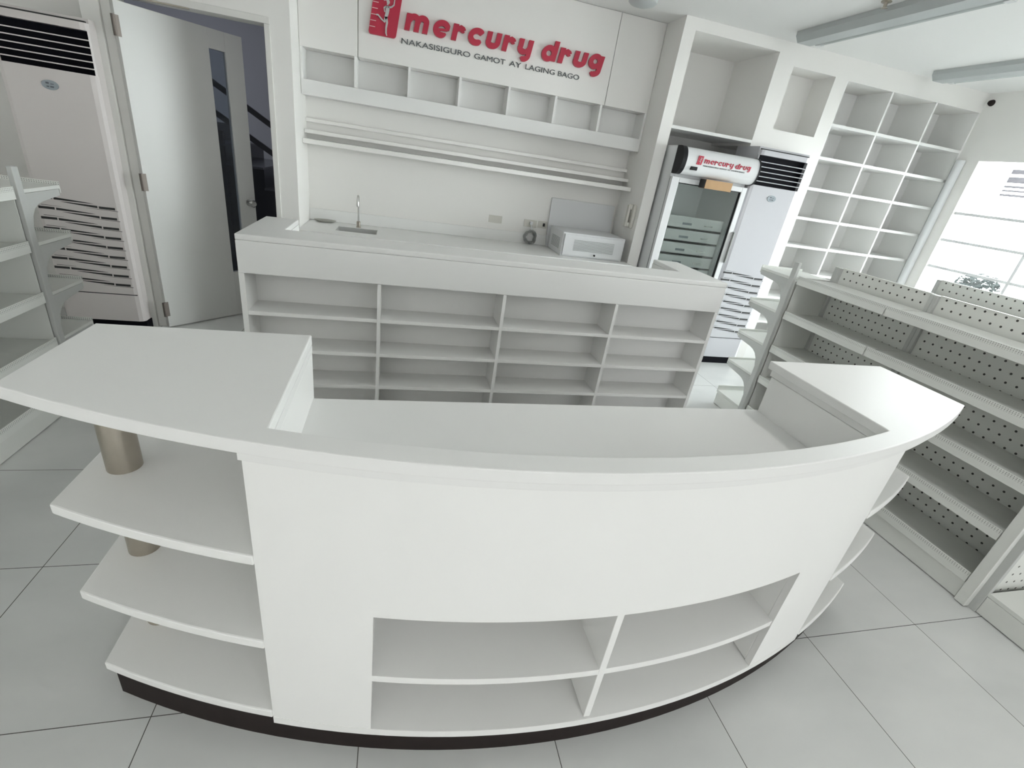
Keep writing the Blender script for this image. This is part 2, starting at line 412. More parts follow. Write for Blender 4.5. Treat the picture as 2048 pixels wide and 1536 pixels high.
bm = bmesh.new(); a = arc(FY - .001, FR_, AX0, PL, PR, 30); fprism(bm, a + [(PR, 1.14), (PL, 1.14)], 0.098, 0.124); obj('base_board', bm, 'laminate', fc)
bm = bmesh.new(); a = arc(0.762, 2.74, AX0, IL - .01, IR + .012, 30); fprism(bm, a + [(IR + .012, 1.325), (IL - .01, 1.325)], 0.793, 0.817); obj('desktop', bm, 'stone', fc, bevel=.002)
# open end shelves
for z in (0.686, 0.413, 0.138):
    bm = bmesh.new(); a = arc(FY - .004, FR_, AX0, -.732, PL, 14); fprism(bm, a + [(PL, 1.33), (-.732, 1.33)], z - .014, z + .014); obj('end_shelf', bm, 'laminate', fc, bevel=.004)
    bm = bmesh.new(); a = arc(FY - .004, FR_, AX0, PR, 1.853, 14); fprism(bm, a + [(1.853, 1.33), (PR, 1.33)], z - .014, z + .014); obj('end_shelf', bm, 'laminate', fc, bevel=.004)
def pole(x, y, z0, z1):
    bm = bmesh.new(); tube(bm, [(x - OX, y - OY, z0), (x - OX, y - OY, z1)], 0.0375, 28); obj('support_pole', bm, 'steel', fc, smooth=True)
pole(-.648, 1.155, .700, .982); pole(-.648, 1.155, .427, .672); pole(-.648, 1.155, .152, .399)
pole(1.765, 1.2, .700, .982); pole(1.765, 1.2, .427, .672); pole(1.765, 1.2, .152, .399)
bm = bmesh.new(); a = arc(0.728, 2.72, AX0, -.722, 1.815, 40); fprism(bm, a + [(1.815, 1.14), (-.722, 1.14)], 0.0, 0.098); obj('kick_board', bm, 'kick', fc)

# ================================================================ ISLAND SHELF COUNTER
ic = thing('island_counter', 'long white middle counter with open shelf bays facing the front', 'counter', (0.6, 2.75, 0))
def ib(name, m, *bs, bevel=0.0, label=None): return boxes(name, m, ic, *[(a - .6, b - .6, c - 2.75, d - 2.75, e, f) for a, b, c, d, e, f in bs], bevel=bevel, label=label)
IX0, IX1, IY0 = -.733, 1.950, 2.485
bm = bmesh.new()
prism(bm, [(a - .6, b - 2.75) for a, b in [(IX0, IY0), (IX1, IY0), (IX1, 3.09), (1.762, 3.09), (1.762, 2.725), (-.560, 2.725), (-.560, 3.09), (IX0, 3.09)]], 1.022, 1.05)
obj('ledge_top', bm, 'stone', ic, bevel=.005)
ib('apron', 'stone', (IX0, IX1, IY0, IY0 + .02, .866, 1.0215), bevel=.004)
ib('end_panel', 'laminate', (IX0, IX0 + .025, IY0 + .004, 3.09, .0, .8655)); ib('end_panel', 'laminate', (IX1 - .022, IX1, IY0 + .004, 3.09, .0, .8655))
ib('end_panel', 'laminate', (IX0, IX0 + .025, IY0 + .02, 3.09, .866, 1.0215)); ib('end_panel', 'laminate', (IX1 - .022, IX1, IY0 + .02, 3.09, .866, 1.0215))
ib('inner_panel', 'laminate', (-.582, -.560, 2.70, 3.09, 0, 1.0215)); ib('inner_panel', 'laminate', (1.762, 1.784, 2.70, 3.09, 0, 1.0215))
ib('back_panel', 'laminate', (IX0 + .025, IX1 - .022, 2.68, 2.70, 0, 1.0215))
xs = [IX0 + .025, -.088, -.070, .580, .598, 1.256, 1.274, IX1 - .022]
for i in (1, 3, 5): ib('divider', 'laminate', (xs[i], xs[i + 1], IY0 + .004, 2.68, .085, .8655))
for i in range(0, 8, 2):
    for z in (.676, .477, .279, .083): ib('shelf', 'laminate', (xs[i], xs[i + 1], IY0 + (.006 if z > .1 else 0.006), 2.68, z - .020, z), bevel=.0012)
ib('kick_board', 'laminate', (IX0 + .025, IX1 - .022, IY0 + .03, IY0 + .045, 0, .062))

# ================================================================ BACK COUNTER WITH SINK
bc = thing('sink_counter', 'white worktop with inset sink along the back alcove wall', 'counter', (.65, 4.15, 0))
def bb(name, m, *bs, bevel=0.0): return boxes(name, m, bc, *[(a - .65, b - .65, c - 4.15, d - 4.15, e, f) for a, b, c, d, e, f in bs], bevel=bevel)
sx0, sx1, sy0, sy1 = -.470, -.157, 4.025, 4.255
BX0, BX1, BY0 = -.713, 2.018, 3.86
bb('worktop', 'stone', (BX0, sx0, BY0, YA - .001, .827, .855), (sx1, BX1, BY0, YA - .001, .827, .855), (sx0, sx1, BY0, sy0, .827, .855), (sx0, sx1, sy1, YA - .001, .827, .855))
bb('backsplash', 'stone', (BX0, BX1, YA - .016, YA - .001, .8555, .948), bevel=.002)
bb('cabinet_body', 'laminate', (BX0 + .01, sx0 - .03, BY0 + .03, YA - .002, .0, .8265), (sx1 + .03, BX1 - .01, BY0 + .03, YA - .002, .0, .8265), (sx0 - .03, sx1 + .03, BY0 + .03, BY0 + .06, 0, .8265))
bm = bmesh.new()
for q in ((sx0, sx1, sy1 - .004, sy1, .70, .852), (sx0, sx1, sy0, sy0 + .004, .70, .852), (sx0, sx0 + .004, sy0, sy1, .70, .852), (sx1 - .004, sx1, sy0, sy1, .70, .852), (sx0, sx1, sy0, sy1, .70, .704)):
    box(bm, q[0] - .65, q[1] - .65, q[2] - 4.15, q[3] - 4.15, q[4], q[5])
obj('sink_basin', bm, 'basin', bc)
fx, fy = -.313, 4.285
fa = thing('faucet', 'slim chrome faucet standing behind the sink', 'faucet', (fx, fy, .8552))
bm = bmesh.new(); lathe(bm, [(.020, 0), (.020, .004), (.016, .006), (.016, .045), (.010, .05)], seg=20); obj('faucet_base', bm, 'steel', fa, smooth=True)
bm = bmesh.new(); tube(bm, [(0, 0, .045), (0, 0, .19), (0, -.004, .225), (0, -.02, .245), (0, -.045, .25), (0, -.065, .238), (0, -.072, .20), (0, -.072, .172)], [.007] * 3 + [.008] * 3 + [.010, .010], 14); obj('spout', bm, 'chrome', fa, smooth=True)
sd = thing('soap_tray', 'flat grey dish beside the sink', 'tray', (-.585, 4.37, .8552))
bm = bmesh.new(); lathe(bm, [(.055, 0), (.085, .014), (.088, .018), (.075, .016), (.05, .008)], seg=24); o = obj('dish', bm, 'soap', sd, smooth=True); o.scale = (1.0, .55, 1)

# network box
nb = thing('louvred_cabinet', 'low white metal box with louvred door on the sink counter', 'cabinet', (1.665, 4.2, .8552))
boxes('cabinet_body', 'alu', nb, (-.29, .29, -.215, .165, 0, .198), bevel=.003)
boxes('cabinet_door', 'alu', nb, (-.275, .275, -.228, -.216, .012, .185), bevel=.002)
bm = bmesh.new()
for k in range(9): box(bm, -.185, .19, -.2305, -.2282, .058 + k * .0105, .0615 + k * .0105)
for k in range(9): box(bm, -.2925, -.2902, -.15, .08, .05 + k * .0105, .0535 + k * .0105)
obj('louvre_slots', bm, 'cable', nb)
bm = bmesh.new(); lathe(bm, [(.008, 0), (.008, -.012)], (.02, -.2285, .032), 14, 'y'); obj('lock_knob', bm, 'black', nb)
bm = bmesh.new(); prism(bm, [(4.402, .8555), (4.434, .950), (4.448, 1.285), (4.428, 1.285), (4.414, .955), (4.384, .8555)], 1.362, 1.985, lambda a, b, c: (c, a, b))
pn = obj('loose_panel', bm, 'alu', None); tag(pn, 'white rectangular panel leaning on the wall behind the louvred box', 'panel')

# outlets
def outlet(x0, x1, z0, z1, lab, kind):
    t = thing('wall_outlet', lab, 'outlet', ((x0 + x1) / 2, YA, (z0 + z1) / 2))
    w, h = (x1 - x0) / 2, (z1 - z0) / 2
    boxes('plate', 'cream', t, (-w, w, -.008, 0, -h, h), bevel=.002)
    bm = bmesh.new()
    for k in range(3): box(bm, -w * .7 + k * w * .5, -w * .7 + k * w * .5 + w * .36, -.0095, -.008, -h * .5, h * .5)
    obj('socket', bm, 'cream', t)
    if kind == 2: boxes('switch', 'black', t, (w * .1, w * .5, -.02, -.0081, -h * .45, h * .45), bevel=.001)
    return t
outlet(.803, .925, 1.005, 1.068, 'cream outlet plate alone on the wall, left of the others', 'a' and 0)
outlet(1.136, 1.258, 1.005, 1.069, 'cream outlet plate with a white plug and coiled cable below', 1)
outlet(1.270, 1.355, 1.008, 1.070, 'cream outlet plate with a black switch nearest the louvred box', 2)
cb = thing('coiled_cable', 'grey power cable coiled against the backsplash under its plug', 'cable', (1.2, 4.40, .856))
bm = bmesh.new(); pts = []
for i in range(150):
    a = i * 2 * PI / 26; r = .052 + .009 * math.sin(i * .7)
    pts.append((r * math.cos(a), -.012 + .02 * math.sin(i * .31) + .008, .068 + r * math.sin(a)))
tube(bm, pts, .006, 6)
obj('cable_loops', bm, 'cable', cb, smooth=True)
bm = bmesh.new(); tube(bm, [(.0, -.005, .12), (.004, .01, .15), (.0, .03, .175), (-.003, .03, .185)], .005, 8); obj('cable_lead', bm, 'alu', cb, smooth=True)
boxes('plug', 'alu', cb, (-.014, .012, .012, .040, .172, .20), bevel=.003)
ph = thing('wall_phone', 'cream wall phone mounted on the pier side beside the alcove', 'phone', (2.02, 4.09, 1.24))
boxes('phone_base', 'cream', ph, (-.025, 0, -.045, .045, -.095, .10), bevel=.005)
boxes('handset', 'cream', ph, (-.062, -.042, -.018, .022, -.09, .098), (-.045, -.0255, -.02, .024, -.09, -.05), (-.045, -.0255, -.02, .024, .055, .098), bevel=.006)
boxes('keypad', 'black', ph, (-.028, -.0255, .026, .042, -.05, .06))

# ================================================================ ALCOVE UPPER FITTINGS
YS = 4.27
sf = thing('sign_fascia', 'flat glossy white fascia of three panels carrying the shop name', 'cabinet', (.65, YS, 2.05))
for a, b in ((-.713, -.321), (-.317, 1.624), (1.628, 2.018)):
    boxes('fascia_panel', 'gloss', sf, (a - .65, b - .65, 0, .17, .002, CZ - 2.05 - .002), bevel=.0012)
cu = thing('cubby_shelf', 'row of seven open white cubbyholes under the red lettered sign', 'shelf', (.65, YS, 1.757))
def cb_(name, m, *bs, bevel=0.0): return boxes(name, m, cu, *[(a - .65, b - .65, c - YS, d - YS, e - 1.757, f - 1.757) for a, b, c, d, e, f in bs], bevel=bevel)
cb_('beam', 'lam_edge', (-.713, 2.018, YS, 4.449, 1.757, 1.855), bevel=.002)
dx = [-.336, .049, .432, .820, 1.208, 1.602]
edges = [-.713] + dx + [2.018]
for x in dx: cb_('divider', 'laminate', (x - .009, x + .009, YS + .001, 4.44, 1.8555, 2.0515))
cb_('side_panel', 'laminate', (-.713, -.695, YS + .001, 4.44, 1.8555, 2.0515)); cb_('side_panel', 'laminate', (2.0, 2.018, YS + .001, 4.44, 1.8555, 2.0515))
cb_('back_panel', 'laminate', (-.713, 2.018, 4.44, 4.449, 1.8555, 2.0515))
for (y, z0, z1, lab) in ((4.405, 1.585, 1.612, 'topmost and narrowest of three thin white wall ledges over the sink'), (4.335, 1.505, 1.532, 'middle of three thin white wall ledges over the sink'), (4.24, 1.434, 1.468, 'lowest and deepest of three thin white wall ledges over the sink')):
    tag(boxes('wall_ledge', 'gloss', None, (-.713, 2.018, y, 4.449, z0, z1), bevel=.002), lab, 'shelf', 'thin wall ledges above the sink counter')

# ---------------------------------------------------------------- lettering
def ribbon(bm, pts, w, y0, y1, closed=False, o=(0, 0), s=1.0, shear=.2, z0=0.0):
    """thick stroke through 2D points, extruded between y0 and y1 (world), sheared for italics"""
    n = len(pts); L = []; R_ = []
    P = [Vector(p) for p in pts]
    for i in range(n):
        a = P[(i - 1) % n] if (closed or i > 0) else P[i]; c = P[(i + 1) % n] if (closed or i < n - 1) else P[i]
        t = (c - a).normalized(); nn = Vector((-t.y, t.x)); ww = w[i] if isinstance(w, (list, tuple)) else w
        L.append(P[i] + nn * ww / 2); R_.append(P[i] - nn * ww / 2)
    def T(p, y): return (o[0] + s * (p.x + shear * p.y), y, o[1] + s * p.y)
    rows = []
    for i in range(n): rows.append([bm.verts.new(T(L[i], y0)), bm.verts.new(T(R_[i], y0)), bm.verts.new(T(R_[i], y1)), bm.verts.new(T(L[i], y1))])
    for i in range(n if closed else n - 1):
        a, b = rows[i], rows[(i + 1) % n]
        for k in range(4): bm.faces.new((a[k], a[(k + 1) % 4], b[(k + 1) % 4], b[k]))
    if not closed: bm.faces.new(rows[0][::-1]); bm.faces.new(rows[-1])

def circ(cx, cy, rx, ry, a0, a1, n=20):
    return [(cx + rx * math.cos(math.radians(a0 + (a1 - a0) * i / n)), cy + ry * math.sin(math.radians(a0 + (a1 - a0) * i / n))) for i in range(n + 1)]
# glyphs in units of x-height 1, w = stroke
def glyph(ch):
    w = .37; h = w / 2
    if ch == 'm': return 1.72, [([(h, 0), (h, 1)], w), ([(h, .55)] + circ(.58, .62, .30, .24, 150, 0, 10) + [(.88, 0)], w * .98), ([(.88, .5)] + circ(1.22, .62, .32, .235, 150, 0, 10) + [(1.54, 0)], w)]
    if ch == 'e': return 1.22, [([(.2, .42), (1.02, .50)], .15), ([(1.04, .47)] + circ(.61, .5, .43, .36, 15, 320, 26), [.2, .26] + [.36] * 22 + [.34, .3, .22, .14])]
    if ch == 'r': return 1.02, [([(h, 0), (h, 1)], w), ([(h, .5), (.33, .72), (.55, .80), (.76, .70)], [.2, .32, .36, .40]), (circ(.76, .70, .09, .09, 0, 330, 10), .19)]
    if ch == 'c': return 1.14, [(circ(.60, .5, .43, .36, 35, 322, 26), [.28] + [.37] * 24 + [.28, .16])]
    if ch == 'u': return 1.20, [([(h, 1), (h, .5)] + circ(.575, .40, .41, .25, 180, 360, 14) + [(.985, .5), (.985, 1)], w)]
    if ch == 'y': return 1.22, [([(h, 1), (h, .55)] + circ(.55, .45, .385, .25, 180, 300, 9) + [(.9, .45)], [w] * 10 + [w * .9, .3, .25]), ([(1.0, 1), (1.0, .12)] + circ(.70, .0, .30, .22, 0, -150, 10), [w, w] + [w] * 8 + [.26, .2, .14])]
    if ch == 'd': return 1.26, [([(1.06, 0), (1.06, 1.30)], w), (circ(.58, .46, .41, .36, 0, 360, 26)[:-1], .35, True)]
    if ch == 'g': return 1.26, [([(1.06, 1), (1.06, .10)] + circ(.72, -.02, .34, .22, 0, -150, 10), [w, w] + [w] * 8 + [.26, .2, .14]), (circ(.56, .58, .39, .34, 0, 360, 26)[:-1], .35, True)]
def letter(bm, ch, x, z, s, y0, y1, shear=.2, sw=1.0, sx=1.0):
    for i, st_ in enumerate(glyph(ch)[1]):
        e = .0004 * i
        pts = [(a * sx, b) for a, b in st_[0]]; w = st_[1]
        w = [q * sw for q in w] if isinstance(w, list) else w * sw
        ribbon(bm, pts, w, y0 - e, y1, len(st_) > 2, (x, z), s, shear)

def text_obj(txt, size, x, z, y, m, parent, name, width=None, shear=0.0, depth=.003, rx_=PI / 2, off=0.0, label=None):
    c = bpy.data.curves.new(name, 'FONT'); c.body = txt; c.size = size; c.extrude = depth; c.shear = shear; c.offset = off
    t = bpy.data.objects.new('tmp', c); COL.objects.link(t)
    bpy.context.view_layer.update()
    me = bpy.data.meshes.new_from_object(t.evaluated_get(bpy.context.evaluated_depsgraph_get()))
    bpy.data.objects.remove(t)
    me.materials.append(M[m])
    xs_ = [v.co.x for v in me.vertices]
    k = 1.0 if width is None else width / (max(xs_) - min(xs_)); x_0 = min(xs_)
    for v in me.vertices: v.co.x = (v.co.x - x_0) * k
    o = bpy.data.objects.new(name, me); COL.objects.link(o); o.parent = parent
    o.rotation_euler = (rx_, 0, 0); o.location = (x, y, z)
    if label: o['label'] = label
    return o

YL = YS - .0005
sg = thing('shop_sign', 'raised red lettering and red emblem on the white fascia', 'sign', (0, YL, 2.27))
base = [('m', .0), ('e', .194), ('r', .335), ('c', .452), ('u', .590), ('r', .717), ('y', .836), ('d', 1.026), ('r', 1.166), ('u', 1.288), ('g', 1.412)]
XH = .102
wid = {'m': .160, 'e': .125, 'r': .098, 'c': .120, 'u': .106, 'y': .109, 'd': .118, 'g': .118}
for ch, x in base:
    bm = bmesh.new(); sxx = wid[ch] / (glyph(ch)[0] * XH)
    letter(bm, ch, x, .0, XH, -.022, -.0005, shear=.17, sx=sxx)
    obj('letter', bm, 'red', sg)
for wd_, x0_, w_ in (('NAKASISIGURO', -.017, .505), ('GAMOT', .520, .240), ('AY', .792, .095), ('LAGING', .922, .240), ('BAGO', 1.190, .178)):
    text_obj(wd_, .0485, x0_, -.0835, -.003, 'grey_letter', sg, 'tagline_word', width=w_, depth=.0025, label='dark grey tagline word')
def rrect(w, h, r, shear=0, n=5):
    P = []
    for cx, cy, a in ((w - r, r, -90), (w - r, h - r, 0), (r, h - r, 90), (r, r, 180)):
        for i in range(n + 1):
            t = math.radians(a + 90 * i / n); P.append((cx + r * math.cos(t), cy + r * math.sin(t)))
    return [(x + shear * y, y) for x, y in P]
def emblem(parent, x, z, w, h, y0, y1, name='emblem_plate', shear=.15):
    bm = bmesh.new(); prism(bm, [(x + a, z + b) for a, b in rrect(w, h, w * .1, shear)], y0, y1, lambda a, b, c: (a, c, b))
    pl = obj(name, bm, 'red', parent, label='red emblem plate with a pale running figure')
    k = h / .262
    for i in range(6):
        zz = .045 + i * .036; bm = bmesh.new()
        ribbon(bm, [(.002, zz), (.040, zz)], .004, y0 - .0015 * k, y0 + .0002, o=(x, z), s=k, shear=shear)
        obj('emblem_line', bm, 'logoline', pl)
    bm = bmesh.new()
    def st(pts, w_): ribbon(bm, pts, w_, y0 - .006 * k, y0 + .0002, o=(x, z), s=k, shear=0)
    st([(.128, .006), (.122, .022), (.122, .05), (.128, .085), (.120, .115)], [.006, .010, .011, .014, .020])      # standing leg
    st([(.118, .115), (.110, .085), (.088, .098), (.066, .118), (.055, .116)], [.018, .014, .010, .008, .010])      # bent back leg
    st([(.118, .108), (.126, .135), (.130, .160), (.126, .178)], [.020, .022, .026, .026])                           # torso
    st([(.134, .172), (.156, .178), (.172, .192), (.178, .232)], [.012, .009, .008, .006])                           # raised arm
    st([(.122, .175), (.106, .166), (.110, .142)], [.011, .009, .007])                                               # other arm
    st([(.128, .184), (.131, .194)], .010)
    ribbon(bm, circ(.133, .203, .006, .007, 0, 360, 10)[:-1], .010, y0 - .006 * k, y0 + .0002, True, (x, z), k, 0)
    st([(.124, .210), (.112, .214), (.104, .206)], [.006, .010, .004])
    obj('running_figure', bm, 'silver', pl)
emblem(sg, -.248, -.066, .190, .262, -.022, -.0005)

# ================================================================ FRIDGE NICHE AND GRID SHELF
tag(boxes('niche_shelf', 'lam_edge', None, (2.1205, 2.8845, YW, 4.555, 1.952, 1.976), bevel=.001), 'single white board across the niche above the glass door fridge', 'shelf')
gs = thing('grid_shelf', 'tall white built in grid of square cubbyholes beside the window', 'shelf', (3.602, YW + .002, 0))
def gb(name, *bs, m='laminate', bevel=0.0): return boxes(name, m, gs, *[(a - 3.602, b - 3.602, c - YW - .002, d - YW - .002, e, f) for a, b, c, d, e, f in bs], bevel=bevel)
gy = YW + .002
gz = [.16, .415, .67, .925, 1.180, 1.432, 1.688, 1.942, 2.20]
gb('back_panel', (3.602, 5.138, 4.345, 4.359, 0.0, 2.524))
gb('side_panel', (3.602, 3.613, gy, 4.345, 0, 2.524)); gb('side_panel', (5.120, 5.138, gy, 4.345, 0, 2.524))
for x in (4.106, 4.611): gb('divider', (x - .009, x + .009, gy + .001, 4.345, .17, 2.524))
for z in gz:
    for a, b in ((3.613, 4.097), (4.115, 4.602), (4.620, 5.120)): gb('shelf', (a, b, gy, 4.345, z - .012, z + .012), m='lam_edge')
gb('plinth', (3.613, 5.12, gy + .01, gy + .03, 0, .148))

# ================================================================ AIR CONDITIONERS
def air_con(x, y, lab, bodym):
    t = thing('floor_air_conditioner', lab, 'air conditioner', (x, y, 0), 0)
    D = .33
    bm = bmesh.new()
    w = .25
    out = [(-w, D), (-w, .03), (-w + .012, .008), (-w + .035, 0), (w - .035, 0), (w - .012, .008), (w, .03), (w, D)]
    prism(bm, out, .07, 1.64); prism(bm, out, 1.866, 1.905)
    prism(bm, [(-w, D), (-w, .06), (w, .06), (w, D)], 1.64, 1.866)
    prism(bm, [(-w + .0, .06), (-w, .02), (-w + .008, .012), (-w + .008, .06)], 1.64, 1.866); prism(bm, [(w - .008, .06), (w - .008, .012), (w, .02), (w, .06)], 1.64, 1.866)
    obj('housing', bm, bodym, t, smooth=False)
    boxes('outlet_recess', 'dark', t, (-w + .008, w - .008, .045, .0599, 1.641, 1.865))
    for k in range(5):
        z = 1.672 + k * .0365
        bm = bmesh.new(); prism(bm, [(.006, z - .003), (.006, z + .003), (.026, z + .005), (.026, z + .001)], -w + .008, w - .008, lambda a, b, c: (c, a, b)); obj('louvre', bm, bodym, t)
    boxes('top_slot', 'slot', t, (-w + .012, w - .012, .012, .03, 1.9052, 1.914))
    boxes('top_cap', bodym, t, (-w, w, .03, D, 1.9052, 1.928))
    bm = bmesh.new(); prism(bm, circ(0, 1.552, .043, .026, 0, 360, 32)[:-1], -.004, .001, lambda a, b, c: (a, c, b)); e = obj('control_display', bm, 'badge', t)
    bm = bmesh.new(); box(bm, -.02, -.004, -.005, -.0039, 1.557, 1.566); box(bm, -.018, -.006, -.005, -.0039, 1.540, 1.546); box(bm, .0, .018, -.005, -.0039, 1.539, 1.547); box(bm, .004, .02, -.005, -.0039, 1.556, 1.560); obj('display_marks', bm, 'badge_mark', e)
    bm = bmesh.new()
    def lens(x0, x1, z, th, dz):
        n = 10; U = []; L = []
        for i in range(n + 1):
            s = i / n; xx = x0 + (x1 - x0) * s; zz = z + dz * (s if x1 > x0 else s)
            tk = th * (1 - s) ** .7 + .0006
            U.append((xx, zz + tk / 2)); L.append((xx, zz - tk / 2))
        P = L + U[::-1]
        if x1 < x0: P = P[::-1]
        prism(bm, P, -.0012, .004, lambda a, b, c: (a, c, b))
    z = .905; k = 0
    for k in range(9):
        zz = .895 - k * .0655
        box(bm, -.228, -.140, -.0012, .004, zz - .0075, zz + .0075)
        lens(-.132, .085, zz - .001, .014, -.009)
        z2 = zz - .030
        lens(.105, -.10, z2 + .002, .014, .011)
        box(bm, .113, .205, -.0012, .004, z2 - .0075, z2 + .0075)
        lens(-.21, -.10, zz + .018, .0022, -.002); lens(.22, .04, z2 - .014, .0022, .004)
    box(bm, -.235, .235, -.0012, .004, .268, .274)
    obj('intake_slots', bm, 'slot', t)
    boxes('plinth', 'dark', t, (-.26, .255, .012, D, 0, .0695))
    return t
air_con(-2.052, 3.85, 'tall white floor standing air conditioner left of the open door', 'ac_shaded')
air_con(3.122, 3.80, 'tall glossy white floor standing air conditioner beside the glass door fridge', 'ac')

# ================================================================ FRIDGE
FX, FYY = 2.5, 3.80
fr = thing('display_fridge', 'glass door display fridge with printed white header, in the niche', 'fridge', (FX, FYY, 0))
w = .358
boxes('cabinet', 'alu', fr, (-w, -w + .04, .045, .62, .12, 1.83), (w - .04, w, .045, .62, .12, 1.83), (-w + .04, w - .04, .045, .62, 1.60, 1.83), (-w + .04, w - .04, .045, .62, .12, .20), (-w + .04, w - .04, .58, .62, .2, 1.6), bevel=.003)
boxes('liner', 'fridge_in', fr, (-w + .0405, -w + .045, .06, .58, .2, 1.6), (w - .045, w - .0405, .06, .58, .2, 1.6), (-w + .045, w - .045, .572, .5795, .2, 1.6))
boxes('plinth', 'dark', fr, (-w + .01, w - .01, .06, .6, 0, .12))
dr = boxes('door_frame', 'alu', fr, (-w, -w + .068, 0, .035, .13, 1.605), (w - .046, w, 0, .035, .13, 1.605), (-w + .068, w - .046, 0, .035, 1.567, 1.605), (-w + .068, w - .046, 0, .035, .13, .20), bevel=.003)
bm = bmesh.new()
for q in ((-w + .004, -w + .012, .0355, .0445, .14, 1.60), (-w + .068, -w + .073, .006, .03, .2, 1.567), (w - .051, w - .046, .006, .03, .2, 1.567), (-w + .073, w - .051, .006, .03, 1.56, 1.567)): box(bm, *q)
obj('door_gasket', bm, 'black', fr)
g = boxes('door_glass', 'fglass', dr, (-w + .068, w - .046, .012, .018, .2, 1.567))
boxes('door_handle', 'cable', fr, (w - .006, w + .006, -.022, -.001, .98, 1.245), bevel=.003)
for i, z in enumerate((1.215, 1.105, .995, .885, .775)):
    tr = boxes('tray', 'tray', fr, (-w + .05, w - .055, .10, .56, z - .004, z), (-w + .05, w - .055, .095, .10, z + .006, z + .097), bevel=.001)
    boxes('tray_gap', 'slot', tr, (-w + .05, w - .055, .093, .0948, z - .006, z + .003))
    boxes('tray_label', 'badge', tr, (-.095, -.005, .0925, .0949, z + .03, z + .048))
    boxes('tray_handle', 'chrome', tr, (.12, .20, .086, .0949, z + .036, z + .044))
# header canopy with a bulged front
def hdr(th): return [(.04, 1.63), (.0, 1.628)] + [(-.082 * math.sin(math.radians(a)) ** .8, 1.728 - .100 * math.cos(math.radians(a))) for a in range(12, 175, 9)] + [(.04, 1.828)]
bm = bmesh.new(); prism(bm, hdr(0), -w + .036, w - .008, lambda a, b, c: (c, a, b)); hd = obj('header', bm, 'alu', fr, smooth=True)
big = [(a * 1.05 - .002 if a < 0 else a, b + (.004 if b > 1.72 else -.003)) for a, b in hdr(0)]
bm = bmesh.new(); prism(bm, big, -w, -w + .036, lambda a, b, c: (c, a, b)); obj('header_cap', bm, 'black', fr)
bm = bmesh.new(); prism(bm, big, w - .008, w + .002, lambda a, b, c: (c, a, b)); obj('header_cap', bm, 'black', fr)
hy = -.084
kk = .405 / 1.53
for ch, x in base:
    bm = bmesh.new()
    letter(bm, ch, -.168 + x * kk * 1.06, 1.728, XH * kk * 1.12, hy - .002, hy + .006, shear=.17, sw=.62, sx=wid[ch] / (glyph(ch)[0] * XH))
    obj('header_letter', bm, 'red', hd)
emb = emblem(hd, -.232, 1.712, .044, .064, hy - .001, hy + .006, name='header_emblem')
for wd_, x0_, w_ in (('NAKASISIGURO', -.165, .140), ('GAMOT', -.015, .067), ('AY', .060, .026), ('LAGING', .096, .067), ('BAGO', .170, .050)):
    text_obj(wd_, .0135, x0_, 1.706, hy + .001, 'grey_letter', hd, 'header_tagline_word', width=w_, depth=.001)
boxes('header_display', 'black', hd, (-.268, -.208, hy + .0, hy + .02, 1.668, 1.694), bevel=.004)
boxes('header_marks', 'cable', hd, (-.19, -.165, hy + .014, hy + .022, 1.682, 1.690))
cbx = thing('cardboard_box', 'small brown cardboard box wedged under the fridge header', 'box', (2.522, 3.775, 1.552))
boxes('carton', 'card', cbx, (-.120, .128, -.055, .024, 0, .068), bevel=.001)
boxes('carton_end', 'slot', cbx, (-.128, -.1205, -.052, .022, .002, .066))

# ================================================================ GONDOLA SHELVING
LEVELS = (.40, .635, .878, 1.115)
TOPZ = 1.20
def bracket_mesh(D):
    bm = bmesh.new()
    pts = [(0, .0), (-D + .004, .0), (-D + .004, -.030), (-.14, -.046), (-.105, -.055), (-.075, -.072), (-.052, -.100), (-.040, -.135), (-.034, -.150), (0, -.155)]
    prism(bm, pts, -.003, .003, lambda a, b, c: (c, a, b))
    return bm
def gondola(name, lab, loc, rot, w, D=.315, levels=LEVELS, posts=(True, True), gables=(False, False), group=None, peg_z=(0.10, TOPZ), arms=False, backm='peg'):
    """local frame: shelves face -Y, back panel at y = 0, unit runs x = 0..w"""
    t = thing(name, lab, 'shelving', loc, rot, group)
    e = .004
    bm = bmesh.new(); box(bm, .022, w - .022, -.012, 0, peg_z[0], peg_z[1] - .005); obj('back_panel', bm, backm, t)
    for on, x in zip(posts, (0, w - .022)):
        if on: boxes('upright', 'enamel2', t, (x + .0005, x + .0215, -.03, .01, 0, TOPZ), bevel=.002)
    if not arms: boxes('top_rail', 'enamel', t, (.022, w - .022, -.014, .004, TOPZ - .0045, TOPZ + .003))
    # base deck
    boxes('base_kick', 'enamel', t, (e, w - e, -D + .01, -.03, .004, .098), bevel=.003)
    sh = boxes('base_shelf', 'enamel', t, (e, w - e, -D + .006, -.03, .10, .118))
    l = boxes('shelf_lip', 'lip', sh, (e, w - e, -D, -D + .006, 0, .056), bevel=.001); l.location = (0, 0, .10)
    for z in levels:
        sh = boxes('shelf', 'enamel', t, (e, w - e, -D + .006, -.03, z - .028, z - .012))
        l = boxes('shelf_lip', 'lip', sh, (e, w - e, -D, -D + .006, 0, .054), bevel=.001); l.location = (0, 0, z - .050)
        for x in ((e + .003, w - e - .003) if arms else ()):
            b = obj('bracket', bracket_mesh(D - .01), 'enamel2', sh); b.location = (x, -.0, z - .0285 - .001)
    for on, x in zip(gables, (-.0015, w - .0015)):
        if on: boxes('end_panel', 'enamel', t, (x, x + .003, -D + .012, -.03, .02, 1.085))
    return t
XF = 2.563; XB = 2.88
